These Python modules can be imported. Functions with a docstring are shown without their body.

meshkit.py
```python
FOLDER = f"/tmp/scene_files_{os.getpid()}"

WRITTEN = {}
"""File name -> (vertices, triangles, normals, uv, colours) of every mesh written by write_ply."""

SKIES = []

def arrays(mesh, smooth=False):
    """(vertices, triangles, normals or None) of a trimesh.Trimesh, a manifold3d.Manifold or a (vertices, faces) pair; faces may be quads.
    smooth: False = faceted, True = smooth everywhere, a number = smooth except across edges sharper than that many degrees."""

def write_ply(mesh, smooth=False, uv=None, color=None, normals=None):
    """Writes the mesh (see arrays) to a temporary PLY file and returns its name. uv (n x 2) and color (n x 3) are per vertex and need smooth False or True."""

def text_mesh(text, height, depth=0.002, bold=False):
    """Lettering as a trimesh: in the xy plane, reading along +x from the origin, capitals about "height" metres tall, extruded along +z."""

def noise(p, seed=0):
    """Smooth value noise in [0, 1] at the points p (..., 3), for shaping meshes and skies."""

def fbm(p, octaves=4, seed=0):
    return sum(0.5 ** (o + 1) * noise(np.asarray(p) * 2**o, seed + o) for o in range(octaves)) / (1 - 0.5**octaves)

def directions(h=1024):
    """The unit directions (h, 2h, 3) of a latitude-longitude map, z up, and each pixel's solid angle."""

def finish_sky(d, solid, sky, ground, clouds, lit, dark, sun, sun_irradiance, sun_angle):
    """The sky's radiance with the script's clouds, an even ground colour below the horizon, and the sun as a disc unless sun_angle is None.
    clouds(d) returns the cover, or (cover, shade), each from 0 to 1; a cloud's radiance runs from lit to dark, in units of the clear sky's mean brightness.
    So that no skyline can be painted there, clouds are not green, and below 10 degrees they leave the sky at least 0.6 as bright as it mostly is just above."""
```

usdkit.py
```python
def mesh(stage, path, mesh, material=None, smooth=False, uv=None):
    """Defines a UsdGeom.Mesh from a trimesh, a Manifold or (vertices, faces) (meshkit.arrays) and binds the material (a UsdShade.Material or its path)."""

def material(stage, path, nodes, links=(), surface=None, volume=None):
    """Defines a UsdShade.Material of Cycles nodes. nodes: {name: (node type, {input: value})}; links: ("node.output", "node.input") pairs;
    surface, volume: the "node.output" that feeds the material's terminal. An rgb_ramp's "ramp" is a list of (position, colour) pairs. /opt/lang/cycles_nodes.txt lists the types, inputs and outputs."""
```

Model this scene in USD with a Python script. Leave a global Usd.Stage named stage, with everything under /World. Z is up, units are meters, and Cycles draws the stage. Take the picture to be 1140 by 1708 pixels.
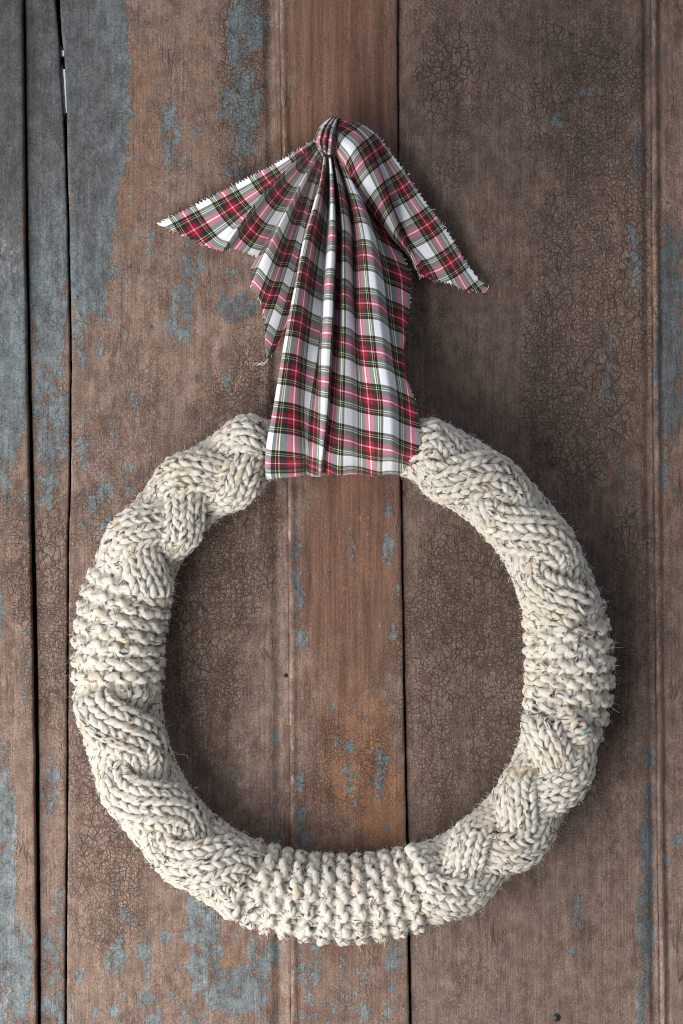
import math, numpy as np, trimesh, usdkit, meshkit
from scipy.interpolate import PchipInterpolator, CubicSpline
from pxr import Usd, UsdGeom, UsdLux, UsdShade, Gf, Sdf, Vt

stage = Usd.Stage.CreateInMemory()
UsdGeom.SetStageUpAxis(stage, 'Z'); UsdGeom.SetStageMetersPerUnit(stage, 1.0)
UsdGeom.Xform.Define(stage, '/World'); UsdGeom.Scope.Define(stage, '/World/Looks')

# ------------------------------------------------------------------ camera, light
S = 0.00045            # metres per photograph pixel on the face of the wall
D = 1.6                # camera distance from the wall
cam = UsdGeom.Camera.Define(stage, '/World/camera')
cam.AddTranslateOp().Set(Gf.Vec3d(0, -D, 0)); cam.AddRotateXYZOp().Set(Gf.Vec3f(90, 0, 0))
F = 85.0
cam.CreateFocalLengthAttr(F); cam.CreateHorizontalApertureAttr(F * 1140 * S / D)
cam.CreateVerticalApertureAttr(F * 1708 * S / D)
cam.CreateClippingRangeAttr(Gf.Vec2f(0.05, 1000)); cam.CreateExposureAttr(0.15)

SUN_EL, SUN_AZ = math.radians(35), math.atan2(-0.9, -0.5)
dome = UsdLux.DomeLight.Define(stage, '/World/sky')
skym = usdkit.material(stage, '/World/Looks/sky', {
    's': ('sky_texture', {'sky_type': 'single_scattering', 'sun_disc': False, 'sun_elevation': SUN_EL, 'sun_rotation': SUN_AZ}),
    'h': ('hsv', {'saturation': 0.45}),
    'b': ('background_shader', {'strength': 0.125})}, [('s.color', 'h.color'), ('h.color', 'b.color')], surface='b.background')
UsdShade.MaterialBindingAPI.Apply(dome.GetPrim()).Bind(skym)
dome.GetPrim().SetCustomDataByKey('kind', 'structure')

def area_light(name, pos, target, w, h, intensity, color):
    L = UsdLux.RectLight.Define(stage, '/World/' + name)
    L.CreateWidthAttr(w); L.CreateHeightAttr(h); L.CreateIntensityAttr(intensity); L.CreateColorAttr(Gf.Vec3f(*color))
    m = Gf.Matrix4d(); m.SetLookAt(Gf.Vec3d(*pos), Gf.Vec3d(*target), Gf.Vec3d(0, 0, 1))
    L.AddTransformOp().Set(m.GetInverse())
    return L
# the open doorway to the left that lights the boards softly from the side and a little below
area_light('doorway_light', (-0.86, -0.95, -0.74), (0.0, 0, -0.05), 1.15, 1.15, 9.6, (1.0, 0.985, 0.965))

# ------------------------------------------------------------------ helpers
def P(px, py, d):
    """photograph pixel -> point at d metres in front of the boards"""
    px, py, d = np.broadcast_arrays(np.asarray(px, float), py, d)
    k = S * (D - d) / D
    return np.stack([(px - 570) * k, -d, (854 - py) * k], -1)

used = {}
def path_for(name, parent=None):
    base = (parent or '/World') + '/' + name
    n = used.get(base, 0); used[base] = n + 1
    return base if n == 0 else '%s_%03d' % (base, n)
def thing(name, label, cat, group=None):
    p = path_for(name); x = UsdGeom.Xform.Define(stage, p).GetPrim()
    x.SetCustomDataByKey('label', label); x.SetCustomDataByKey('category', cat)
    if group: x.SetCustomDataByKey('group', group)
    return p
def group(name, parent, label=None):
    p = path_for(name, parent); x = UsdGeom.Xform.Define(stage, p).GetPrim()
    if label: x.SetCustomDataByKey('label', label)
    return p
def part(name, mesh, mat, parent, label=None, smooth=False, uv=None, kind=None, prim=None):
    p = path_for(name, parent)
    m = usdkit.mesh(stage, p, mesh, mat, smooth=smooth, uv=uv)
    if label: m.GetPrim().SetCustomDataByKey('label', label)
    if kind: m.GetPrim().SetCustomDataByKey('kind', kind)
    for k, v in (prim or {}).items():
        v = np.asarray(v, np.float32)
        if v.ndim == 1:
            UsdGeom.PrimvarsAPI(m).CreatePrimvar(k, Sdf.ValueTypeNames.FloatArray, 'vertex').Set(Vt.FloatArray.FromNumpy(v))
        else:
            UsdGeom.PrimvarsAPI(m).CreatePrimvar(k, Sdf.ValueTypeNames.Color3fArray, 'vertex').Set(Vt.Vec3fArray.FromNumpy(v))
    return p
def curves(name, lines, width, mat, parent, label=None, kind='stuff'):
    p = path_for(name, parent)
    c = UsdGeom.BasisCurves.Define(stage, p)
    c.CreateTypeAttr('linear')
    c.CreatePointsAttr(Vt.Vec3fArray.FromNumpy(np.vstack(lines).astype(np.float32)))
    c.CreateCurveVertexCountsAttr(Vt.IntArray.FromNumpy(np.array([len(l) for l in lines], np.int32)))
    c.CreateWidthsAttr(Vt.FloatArray.FromNumpy(np.full(sum(len(l) for l in lines), width, np.float32))); c.SetWidthsInterpolation('vertex')
    UsdShade.MaterialBindingAPI.Apply(c.GetPrim()).Bind(mat)
    if kind: c.GetPrim().SetCustomDataByKey('kind', kind)
    if label: c.GetPrim().SetCustomDataByKey('label', label)
    return p
def gridfaces(n, m, wrap=False):
    i, j = np.meshgrid(np.arange(n - 1), np.arange(m if wrap else m - 1), indexing='ij')
    j2 = (j + 1) % m
    a, b, c, d = i * m + j, i * m + j2, (i + 1) * m + j2, (i + 1) * m + j
    return np.stack([a, b, c, d], -1).reshape(-1, 4)
def sstep(a, b, x):
    t = np.clip((np.asarray(x, float) - a) / (b - a), 0, 1); return t * t * (3 - 2 * t)

# ------------------------------------------------------------------ boards: material
def srgb(r, g, b):
    c = np.array([r, g, b]) / 255.0
    return tuple(np.where(c <= .04045, c / 12.92, ((c + .055) / 1.055) ** 2.4))

class G:
    """small helper that collects nodes and links of one material"""
    def __init__(s): s.n, s.l, s.k = {}, [], 0
    def add(s, kind, out=None, **inp):
        s.k += 1; name = 'n%d' % s.k; vals = {}
        for a, v in inp.items():
            if isinstance(v, str) and '.' in v and v.split('.')[0] in s.n: s.l.append((v, name + '.' + a))
            else: vals[a] = v
        s.n[name] = (kind, vals)
        return name + ('.' + out if out else '')
    def math(s, t, a, b=0.0, clamp=False): return s.add('math', 'value', math_type=t, value1=a, value2=b, use_clamp=clamp)
    def mix(s, f, a, b, t='mix'): return s.add('mix', 'color', mix_type=t, fac=f, color1=a, color2=b)
    def ss(s, v, a, b, lo=0.0, hi=1.0): return s.add('map_range', 'result', range_type='smoothstep', value=v, from_min=a, from_max=b, to_min=lo, to_max=hi, clamp=True)
    def attr(s, n, out='fac'): return s.add('attribute', out, attribute=n)

def board_material():
    g = G()
    pos = g.add('geometry', 'position')
    def scaled(x, y, z): return g.add('mapping', 'vector', vector=pos, scale=(x, y, z))
    wn = g.add('noise_texture', 'color', vector=pos, scale=110.0, detail=3.0)
    warp = g.add('vector_math', 'vector', math_type='multiply_add', vector1=wn, vector2=(0.006, 0.0, 0.006), vector3=pos)
    wn2 = g.add('noise_texture', 'color', vector=pos, scale=500.0, detail=2.0)
    warp = g.add('vector_math', 'vector', math_type='multiply_add', vector1=wn2, vector2=(0.0016, 0.0, 0.0016), vector3=warp)
    flat = g.add('vector_math', 'vector', math_type='multiply', vector1=warp, vector2=(1.0, 0.0, 1.12))
    # crackle: two sizes of cell
    dA = g.add('voronoi_texture', 'distance', feature='distance_to_edge', dimensions='3D', vector=flat, scale=265.0, randomness=0.85)
    flatB = g.add('vector_math', 'vector', math_type='multiply', vector1=warp, vector2=(1.15, 0.0, 0.9))
    dC = g.add('voronoi_texture', 'distance', feature='distance_to_edge', dimensions='3D', vector=g.add('vector_math', 'vector', math_type='multiply', vector1=warp, vector2=(1.0, 0.0, 0.72)), scale=195.0, randomness=1.0)
    nS = g.add('noise_texture', 'fac', vector=pos, scale=17.0, detail=3.0)
    dA = g.add('mix_float', 'result', fac=g.ss(nS, 0.50, 0.56), a=dA, b=g.math('multiply', dC, 0.85))
    dB = g.add('voronoi_texture', 'distance', feature='distance_to_edge', dimensions='3D', vector=flatB, scale=430.0, randomness=0.8)
    cell = g.add('voronoi_texture', 'color', feature='f1', dimensions='3D', vector=flatB, scale=430.0, randomness=0.8)
    cellv = g.add('separate_color', 'r', color=cell)
    n_big = g.add('noise_texture', 'fac', vector=pos, scale=26.0, detail=4.0, roughness=0.6)
    n_mid = g.add('noise_texture', 'fac', vector=scaled(1, 1, 0.62), scale=120.0, detail=6.0, roughness=0.68)
    n_fine = g.add('noise_texture', 'fac', vector=pos, scale=900.0, detail=3.0, roughness=0.7)
    grain = g.add('noise_texture', 'fac', vector=scaled(1, 1, 0.022), scale=780.0, detail=4.0, roughness=0.65)
    grain2 = g.add('noise_texture', 'fac', vector=scaled(1, 1, 0.05), scale=170.0, detail=3.0, roughness=0.6)
    crk, blue, grey, warm, tone, dust = (g.attr(k) for k in ('crk', 'blue', 'grey', 'warm', 'tone', 'dust'))
    # crack lines on the brown paint
    patch = g.ss(g.math('add', g.math('multiply', n_big, 1.3), g.math('multiply', crk, 1.0)), 0.62, 1.25)
    wA = g.math('multiply', patch, g.math('multiply', n_mid, 0.17))
    lineA = g.math('subtract', 1.0, g.math('divide', dA, g.math('add', wA, 0.004)), True)
    lineA = g.math('multiply', lineA, patch)
    nb2 = g.add('noise_texture', 'fac', vector=pos, scale=48.0, detail=3.0)
    patB = g.ss(g.math('add', nb2, g.math('multiply', crk, 0.45)), 0.42, 0.85)
    lineB = g.math('multiply', g.math('subtract', 1.0, g.math('divide', dB, 0.11), True), patB)
    dG = g.add('voronoi_texture', 'distance', feature='distance_to_edge', dimensions='3D', vector=g.add('vector_math', 'vector', math_type='multiply', vector1=warp, vector2=(1.0, 0.0, 0.10)), scale=230.0, randomness=1.0)
    nG = g.add('noise_texture', 'fac', vector=scaled(1, 1, 0.4), scale=34.0, detail=3.0)
    lineG = g.math('multiply', g.math('subtract', 1.0, g.math('divide', dG, 0.05), True), g.ss(nG, 0.5, 0.72))
    lineA = g.math('maximum', lineA, g.math('multiply', lineG, 0.8))
    crack = g.math('maximum', lineA, g.math('multiply', lineB, 0.75))
    # paint layers
    t = g.math('add', blue, g.math('multiply', g.math('subtract', n_mid, 0.5), 1.35))
    n_sm = g.add('noise_texture', 'fac', vector=scaled(1, 1, 0.8), scale=360.0, detail=4.0, roughness=0.7)
    t = g.math('add', t, g.math('multiply', g.math('subtract', n_sm, 0.5), 0.75))
    t = g.math('add', t, g.math('multiply', g.math('subtract', cellv, 0.5), 0.22))
    mblue = g.ss(t, 0.49, 0.53)
    halo = g.ss(t, 0.36, 0.47)
    halo = g.math('multiply', halo, g.math('subtract', 1.0, mblue))
    # brown
    br = g.mix(g.ss(n_big, 0.3, 0.7), srgb(93, 72, 61), srgb(114, 92, 82))
    nv = g.add('noise_texture', 'fac', vector=scaled(1, 1, 0.28), scale=70.0, detail=5.0, roughness=0.65)
    br = g.mix(g.ss(nv, 0.52, 0.72, 0.0, 0.8), br, srgb(98, 85, 82))
    br = g.mix(g.ss(nv, 0.48, 0.30, 0.0, 0.8) if False else g.ss(nv, 0.28, 0.46, 0.75, 0.0), br, srgb(104, 70, 52))
    br = g.mix(g.ss(g.math('add', n_mid, g.math('multiply', n_fine, .3)), 0.45, 0.85), br, srgb(140, 118, 106))
    br = g.mix(g.math('multiply', halo, 0.35), br, srgb(150, 112, 84))
    bare = g.mix(grain2, srgb(124, 84, 58), srgb(148, 106, 76))
    rd = g.mix(g.ss(grain2, .3, .7), srgb(94, 65, 52), srgb(122, 90, 74))
    br = g.mix(g.ss(g.math('add', g.attr('red'), g.math('multiply', g.math('subtract', n_big, .5), 1.2)), .25, .75), br, rd)
    wm = g.ss(g.math('add', warm, g.math('multiply', g.math('subtract', n_mid, 0.5), 0.9)), 0.32, 0.75)
    br = g.mix(g.math('multiply', wm, 0.8), br, bare)
    br = g.mix(0.55, br, g.mix(g.ss(grain, 0.25, 0.75), (0.50, 0.48, 0.46), (1.25, 1.25, 1.25)), 'multiply')
    gl = g.math('multiply', g.ss(grain2, 0.6, 0.85), 0.35)
    br = g.mix(gl, br, srgb(92, 68, 56))
    # blue-grey paint
    bl = g.mix(g.ss(n_mid, 0.3, 0.72), srgb(80, 87, 90), srgb(122, 130, 132))
    stk = g.add('noise_texture', 'fac', vector=scaled(1, 1, 0.10), scale=150.0, detail=5.0, roughness=0.7)
    gr = g.mix(g.ss(n_mid, 0.3, 0.7), srgb(70, 69, 70), srgb(98, 97, 99))
    bl = g.mix(g.math('multiply', grey, 1.0, True), bl, gr)
    bl = g.mix(g.math('multiply', g.ss(stk, 0.5, 0.75), g.math('subtract', 0.5, g.math('multiply', grey, 0.3))), bl, srgb(146, 156, 162))
    bl = g.mix(g.ss(stk, 0.28, 0.5, 0.35, 0.0), bl, srgb(66, 62, 60))
    bl = g.mix(0.35, bl, g.mix(g.ss(grain, 0.25, 0.75), (0.5, 0.5, 0.5), (1.2, 1.2, 1.2)), 'multiply')
    bl = g.mix(g.math('multiply', lineB, 0.55), bl, srgb(48, 50, 50))
    bl = g.mix(g.math('multiply', g.math('subtract', 1.0, g.math('divide', dA, 0.06), True), 0.55), bl, srgb(40, 40, 40))
    br = g.mix(g.math('multiply', crack, 0.92), br, srgb(40, 29, 24))
    col = g.mix(mblue, br, bl)
    col = g.mix(0.8, col, g.mix(g.ss(n_fine, 0.3, 0.7), (0.62, 0.62, 0.62), (1.3, 1.3, 1.3)), 'multiply')
    # pale scuffs and dust specks
    sp = g.add('noise_texture', 'fac', vector=scaled(1, 1, 0.45), scale=330.0, detail=5.0, roughness=0.75)
    dsp = g.math('multiply', g.ss(g.math('add', sp, g.math('multiply', dust, 0.18)), 0.66, 0.80), 0.5)
    col = g.mix(dsp, col, srgb(172, 166, 160))
    tn = g.add('combine_color', 'color', r=tone, g=tone, b=tone)
    col = g.mix(1.0, col, tn, 'multiply')
    # relief in metres
    h = g.math('multiply', mblue, 0.0006)
    h = g.math('subtract', h, g.math('multiply', crack, 0.00042))
    h = g.math('add', h, g.math('multiply', grain, 0.00032))
    h = g.math('add', h, g.math('multiply', n_fine, 0.00024))
    h = g.math('add', h, g.math('multiply', n_mid, 0.0006))
    h = g.math('subtract', h, g.math('multiply', g.math('multiply', wm, grain2), 0.0005))
    bmp = g.add('bump', 'normal', height=h, strength=0.9, distance=1.0)
    rough = g.math('subtract', 0.72, g.math('multiply', mblue, 0.14))
    p = g.add('principled_bsdf', 'BSDF', base_color=col, roughness=rough, normal=bmp, specular_ior_level=0.35)
    return usdkit.material(stage, '/World/Looks/board_paint', g.n, g.l, surface=p)
board_mat = board_material()
def plain(name, color, rough=0.7, metallic=0.0):
    return usdkit.material(stage, '/World/Looks/' + name, {
        'g': ('geometry', {}), 'n': ('noise_texture', {'scale': 300.0, 'detail': 4.0}),
        'm': ('mix', {'mix_type': 'mix', 'color1': tuple(.7 * c for c in color), 'color2': tuple(min(1, 1.25 * c) for c in color)}),
        'p': ('principled_bsdf', {'roughness': rough, 'metallic': metallic})},
        [('g.position', 'n.vector'), ('n.fac', 'm.fac'), ('m.color', 'p.base_color')], surface='p.BSDF')
iron = plain('dark_iron', (0.03, 0.028, 0.026), 0.55, 0.6)
batten_mat = plain('old_batten', (0.03, 0.026, 0.022), 0.9)

# ------------------------------------------------------------------ boards: where the paint has stayed (x, y, half width, half height, amount) in photograph pixels
BLUE = [
 (270,300,190,420,.25),(300,1600,240,150,.31),(70,1150,60,330,.27),(575,1300,100,420,.25),(300,900,190,200,.22),(1110,1000,40,420,.24),(1040,420,60,240,.24),
 # far left board
 (12,120,60,300,1.),(14,560,36,240,.92),(8,760,14,120,.55),(42,850,10,45,.5),(2,1010,8,110,.6),(42,1130,10,60,.5),(10,1480,24,250,.72),(38,1660,22,130,.7),(38,1420,10,60,.35),(15,1340,14,60,.3),
 # second board
 (80,110,50,210,.85),(80,420,40,230,.8),(84,700,32,170,.62),(72,820,9,34,.5),(100,815,10,40,.5),(86,1312,19,66,.6),(98,1520,12,60,.5),(92,1600,22,70,.55),(90,1690,26,40,.6),(72,1420,8,40,.4),
 # third board, upper strip
 (158,150,58,300,.95),(148,400,44,150,.8),(190,470,26,90,.42),(136,560,18,70,.55),(172,575,10,30,.5),(283,220,28,74,.55),(290,40,12,44,.42),(327,206,9,36,.55),(410,50,34,66,.66),(405,170,40,80,.62),(400,270,32,48,.55),(386,250,14,70,.3),
 (258,405,22,40,.42),(316,455,26,55,.58),(300,525,30,62,.58),(309,568,10,24,.5),(396,512,42,30,.66),(386,455,16,26,.5),(345,480,50,50,.35),(250,330,30,40,.35),(225,360,14,60,.35),(205,300,16,70,.3),
 (136,760,13,32,.55),(140,690,12,40,.45),(186,705,9,26,.55),(167,824,24,34,.6),(180,872,12,30,.55),(150,873,18,11,.55),(215,810,15,28,.5),(150,832,12,16,.45),(228,661,8,26,.5),(196,569,9,14,.5),(377,639,8,18,.55),(329,693,10,13,.55),(404,590,6,8,.45),(220,612,7,16,.45),(186,800,9,14,.45),
 # third board, bottom
 (213,1392,20,20,.52),(215,1530,16,20,.55),(236,1515,12,12,.5),(193,1595,16,44,.58),(242,1595,17,48,.58),(274,1566,14,14,.52),(300,1560,8,8,.48),(300,1553,8,6,.48),(133,1622,17,18,.55),(124,1680,8,36,.52),(247,1683,20,36,.58),(190,1692,18,17,.52),(154,1688,8,18,.52),(192,1499,7,10,.5),
 (338,1530,34,66,.66),(345,1620,36,64,.66),(436,1592,34,36,.62),(400,1655,60,50,.68),(286,1648,8,26,.5),(288,1600,6,9,.48),(375,1580,14,26,.5),(320,1690,30,30,.5),(440,1680,30,40,.5),(420,1540,20,16,.4),
 # third board, inside the ring
 (459,1239,8,26,.56),(459,1296,6,20,.5),(461,1344,8,9,.52),(388,1290,7,42,.5),(463,1405,11,18,.56),(446,1380,6,8,.45),(376,1243,5,8,.45),(372,900,6,10,.3),
 # fourth board
 (480,60,5,70,.46),(655,100,4,60,.35),(494,905,10,60,.58),(498,985,11,46,.66),(503,1065,15,34,.62),(496,1239,6,14,.55),(499,1304,11,30,.64),(508,1372,17,40,.62),(520,870,6,50,.38),(648,838,11,26,.58),(651,915,13,38,.62),(658,990,7,20,.52),(656,1050,10,24,.55),(589,892,6,44,.52),(559,1181,7,15,.56),(592,1172,8,15,.56),(523,1201,7,9,.56),(559,1225,6,28,.56),(583,1240,12,16,.6),(586,1290,9,30,.58),(597,1335,13,18,.58),(638,1278,11,24,.6),(640,1320,13,16,.58),(647,1388,8,14,.56),(568,1370,5,9,.5),(625,1300,8,9,.5),(548,1255,5,9,.48),(512,905,8,80,.35),
 (512,1610,26,70,.5),(590,1645,40,66,.42),(655,1600,16,70,.5),(530,1690,40,30,.5),(630,1690,40,30,.46),
 # fifth board
 (974,154,24,12,.52),(924,205,22,15,.5),(1012,207,8,12,.5),(1068,255,18,56,.58),(1054,392,14,26,.5),(1080,330,8,30,.45),(1057,452,13,46,.55),(1017,585,9,40,.56),(1011,645,13,36,.58),(960,448,7,13,.5),(1050,535,8,40,.4),(1040,640,8,14,.42),(1031,790,8,14,.45),
 (1084,1262,14,24,.6),(1080,1335,12,34,.58),(1079,1425,14,80,.68),(1078,1545,19,95,.72),(1075,1665,13,60,.64),(962,1524,13,50,.52),(953,1597,7,14,.52),(940,1495,6,9,.5),(846,1204,12,10,.5),(902,1526,6,9,.46),(1000,1680,6,30,.45),(908,1650,5,10,.4),(975,1430,8,10,.46),(838,1520,12,10,.46),
 # sixth board
 (1112,560,24,200,.74),(1138,470,14,120,.6),(1134,640,14,130,.6),(1106,760,14,60,.55),(1128,830,10,30,.5),(1112,1352,10,17,.52),(1132,1402,12,17,.55),(1115,1430,9,14,.5),(1130,1340,6,9,.45)]
GREY = [(15,100,60,330,1.),(80,140,40,240,.75),(150,170,50,250,.7),(396,525,44,30,.8),(1115,560,40,260,.75),(1068,255,20,60,.8),(1080,1400,20,180,.65),(1078,1560,22,110,.45),(498,990,14,110,.5),(508,1330,20,110,.35),(400,250,40,60,.4),(420,1640,70,60,.35),(100,1600,20,80,.5),(640,1300,30,120,.35),(590,1270,30,90,.35),(300,420,40,80,.3),(14,720,20,90,.2)]
WARM = [(600,1260,70,150,.62),(640,1350,46,90,.7),(590,1180,40,60,.5),(625,900,40,90,.42),(570,100,70,150,.30),(520,150,30,120,.22),(235,200,34,200,.46),(215,320,22,90,.52),(335,150,22,150,.44),(440,150,14,140,.42),(300,620,120,160,.28),(200,1420,80,120,.3),(380,1120,60,200,.22),(1000,700,90,160,.3),(385,320,14,40,.4),(258,1540,40,60,.3),(380,1600,20,40,.55),(410,1600,30,16,.6),(450,1640,14,50,.5),(205,420,40,60,.35),(385,470,14,10,.5),(1105,440,16,40,.75),(1112,480,12,14,.8),(1104,330,10,70,.45),(1128,300,14,80,.3),(30,940,26,60,.3),(30,1010,20,60,.4),(36,1440,14,60,.4),(1040,600,40,160,.22),(1085,520,8,200,.42),(1105,850,12,40,.5),(1120,1000,30,160,.25),(560,1600,60,60,.35),(620,1560,40,50,.4),(60,55,9,25,.5),(50,260,8,16,.5),(95,1600,8,20,.4)]
DUST = [(16,1690,20,90,.9),(348,1650,14,40,.9),(420,1640,20,40,.5),(120,905,12,14,.9),(145,240,26,30,.5),(10,60,20,80,.4),(75,400,20,120,.5),(20,460,24,80,.6),(400,1280,14,60,.8),(1015,1560,120,120,.35),(760,1640,120,60,.4),(610,960,60,160,.35),(490,1050,10,400,.4),(5,450,16,50,.9)]
CRK = [(1000,420,120,330,.55),(850,100,180,120,.35),(960,640,90,170,.55),(760,1150,110,250,.5),(800,950,110,140,.3),(340,1050,70,200,.6),(420,900,60,130,.5),(80,1020,40,200,.55),(170,1200,60,200,.55),(30,930,30,120,.45),(410,80,40,120,.8),(400,230,40,80,.5),(220,800,110,190,.35),(410,680,80,130,.45),(720,300,60,300,.3),(940,1250,120,160,.3),(1060,1000,60,200,.35),(560,1300,90,130,.3),(180,1480,70,110,.45),(590,100,90,160,-.7),(590,900,80,100,-.5),(800,620,90,60,-.1),(1120,150,30,200,-.4)]
TONE = [(880,900,260,1400,-.12),(880,60,230,330,-.27),(980,20,120,150,-.12),(800,620,150,160,-.16),(860,850,190,260,-.16),(780,420,120,200,-.14),(1120,100,40,300,-.12),(900,1250,240,300,-.10),(880,1600,240,200,-.04),(420,620,100,160,.10),(300,700,160,200,.08),(560,1150,60,300,.07),(565,120,80,160,.05),(170,1450,60,150,.12),(80,980,40,150,.10),(20,100,60,250,-.12),(90,100,40,200,-.10),(1078,90,16,120,-.14),(455,330,12,330,-.16),(1078,700,10,300,-.05)]
RED = [(572,300,105,700,.85),(590,950,95,250,.8),(575,1300,100,300,.55),(575,1620,100,160,.35),(250,150,60,260,.3),(430,300,40,300,.25),(1120,150,30,260,.3)]
def field(lst, px, py):
    """overlap of soft ellipses"""
    out = np.zeros(np.broadcast(px, py).shape)
    for (cx, cy, rx, ry, a) in lst:
        q = np.hypot((px - cx) / rx, (py - cy) / ry)
        v = a * (1 - sstep(.55, 1.5, q))
        out = np.where(a < 0, np.minimum(out, 0) + v + np.maximum(out, 0), np.maximum(out, v) if lst is not TONE and lst is not CRK else out + v)
    return out

# ------------------------------------------------------------------ boards: geometry
wall = thing('plank_wall', 'old wooden plank wall with cracked brown and flaking blue-grey paint behind the wreath', 'wall')
YT, YB = -420.0, 2130.0
def line(*pts):
    y, x = zip(*pts); f = PchipInterpolator(y, x); return lambda v: f(np.clip(v, y[0], y[-1]))
eA = line((-150,37),(0,39),(380,43),(800,50),(1200,58),(1708,63),(1860,64))
eB0 = line((-150,40),(0,42),(380,46),(800,56),(1200,64),(1708,68),(1860,69))
eB = line((-150,83),(0,92),(70,98),(170,104),(230,107),(400,112.5),(600,116.5),(800,115.5),(900,112.5),(1200,111.5),(1708,108),(1860,107))
eC0 = line((-150,96),(0,100),(60,103.5),(100,107.5),(135,109.5),(170,111),(230,111.8),(400,116.5),(600,120),(800,118.6),(900,115.6),(1200,114.4),(1708,111),(1860,110))
eC = line((-150,466),(0,468),(800,482),(1708,487),(1860,488))
eD = line((-150,661),(0,663),(400,663.5),(800,668),(1300,676),(1708,683),(1860,685))
eE0 = line((-150,662),(0,664.5),(400,665),(800,670),(1300,679),(1708,687),(1860,689))
eE = line((-150,1087),(0,1088),(700,1092),(1300,1098),(1708,1103),(1860,1105))
rng = np.random.RandomState(4)
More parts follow.
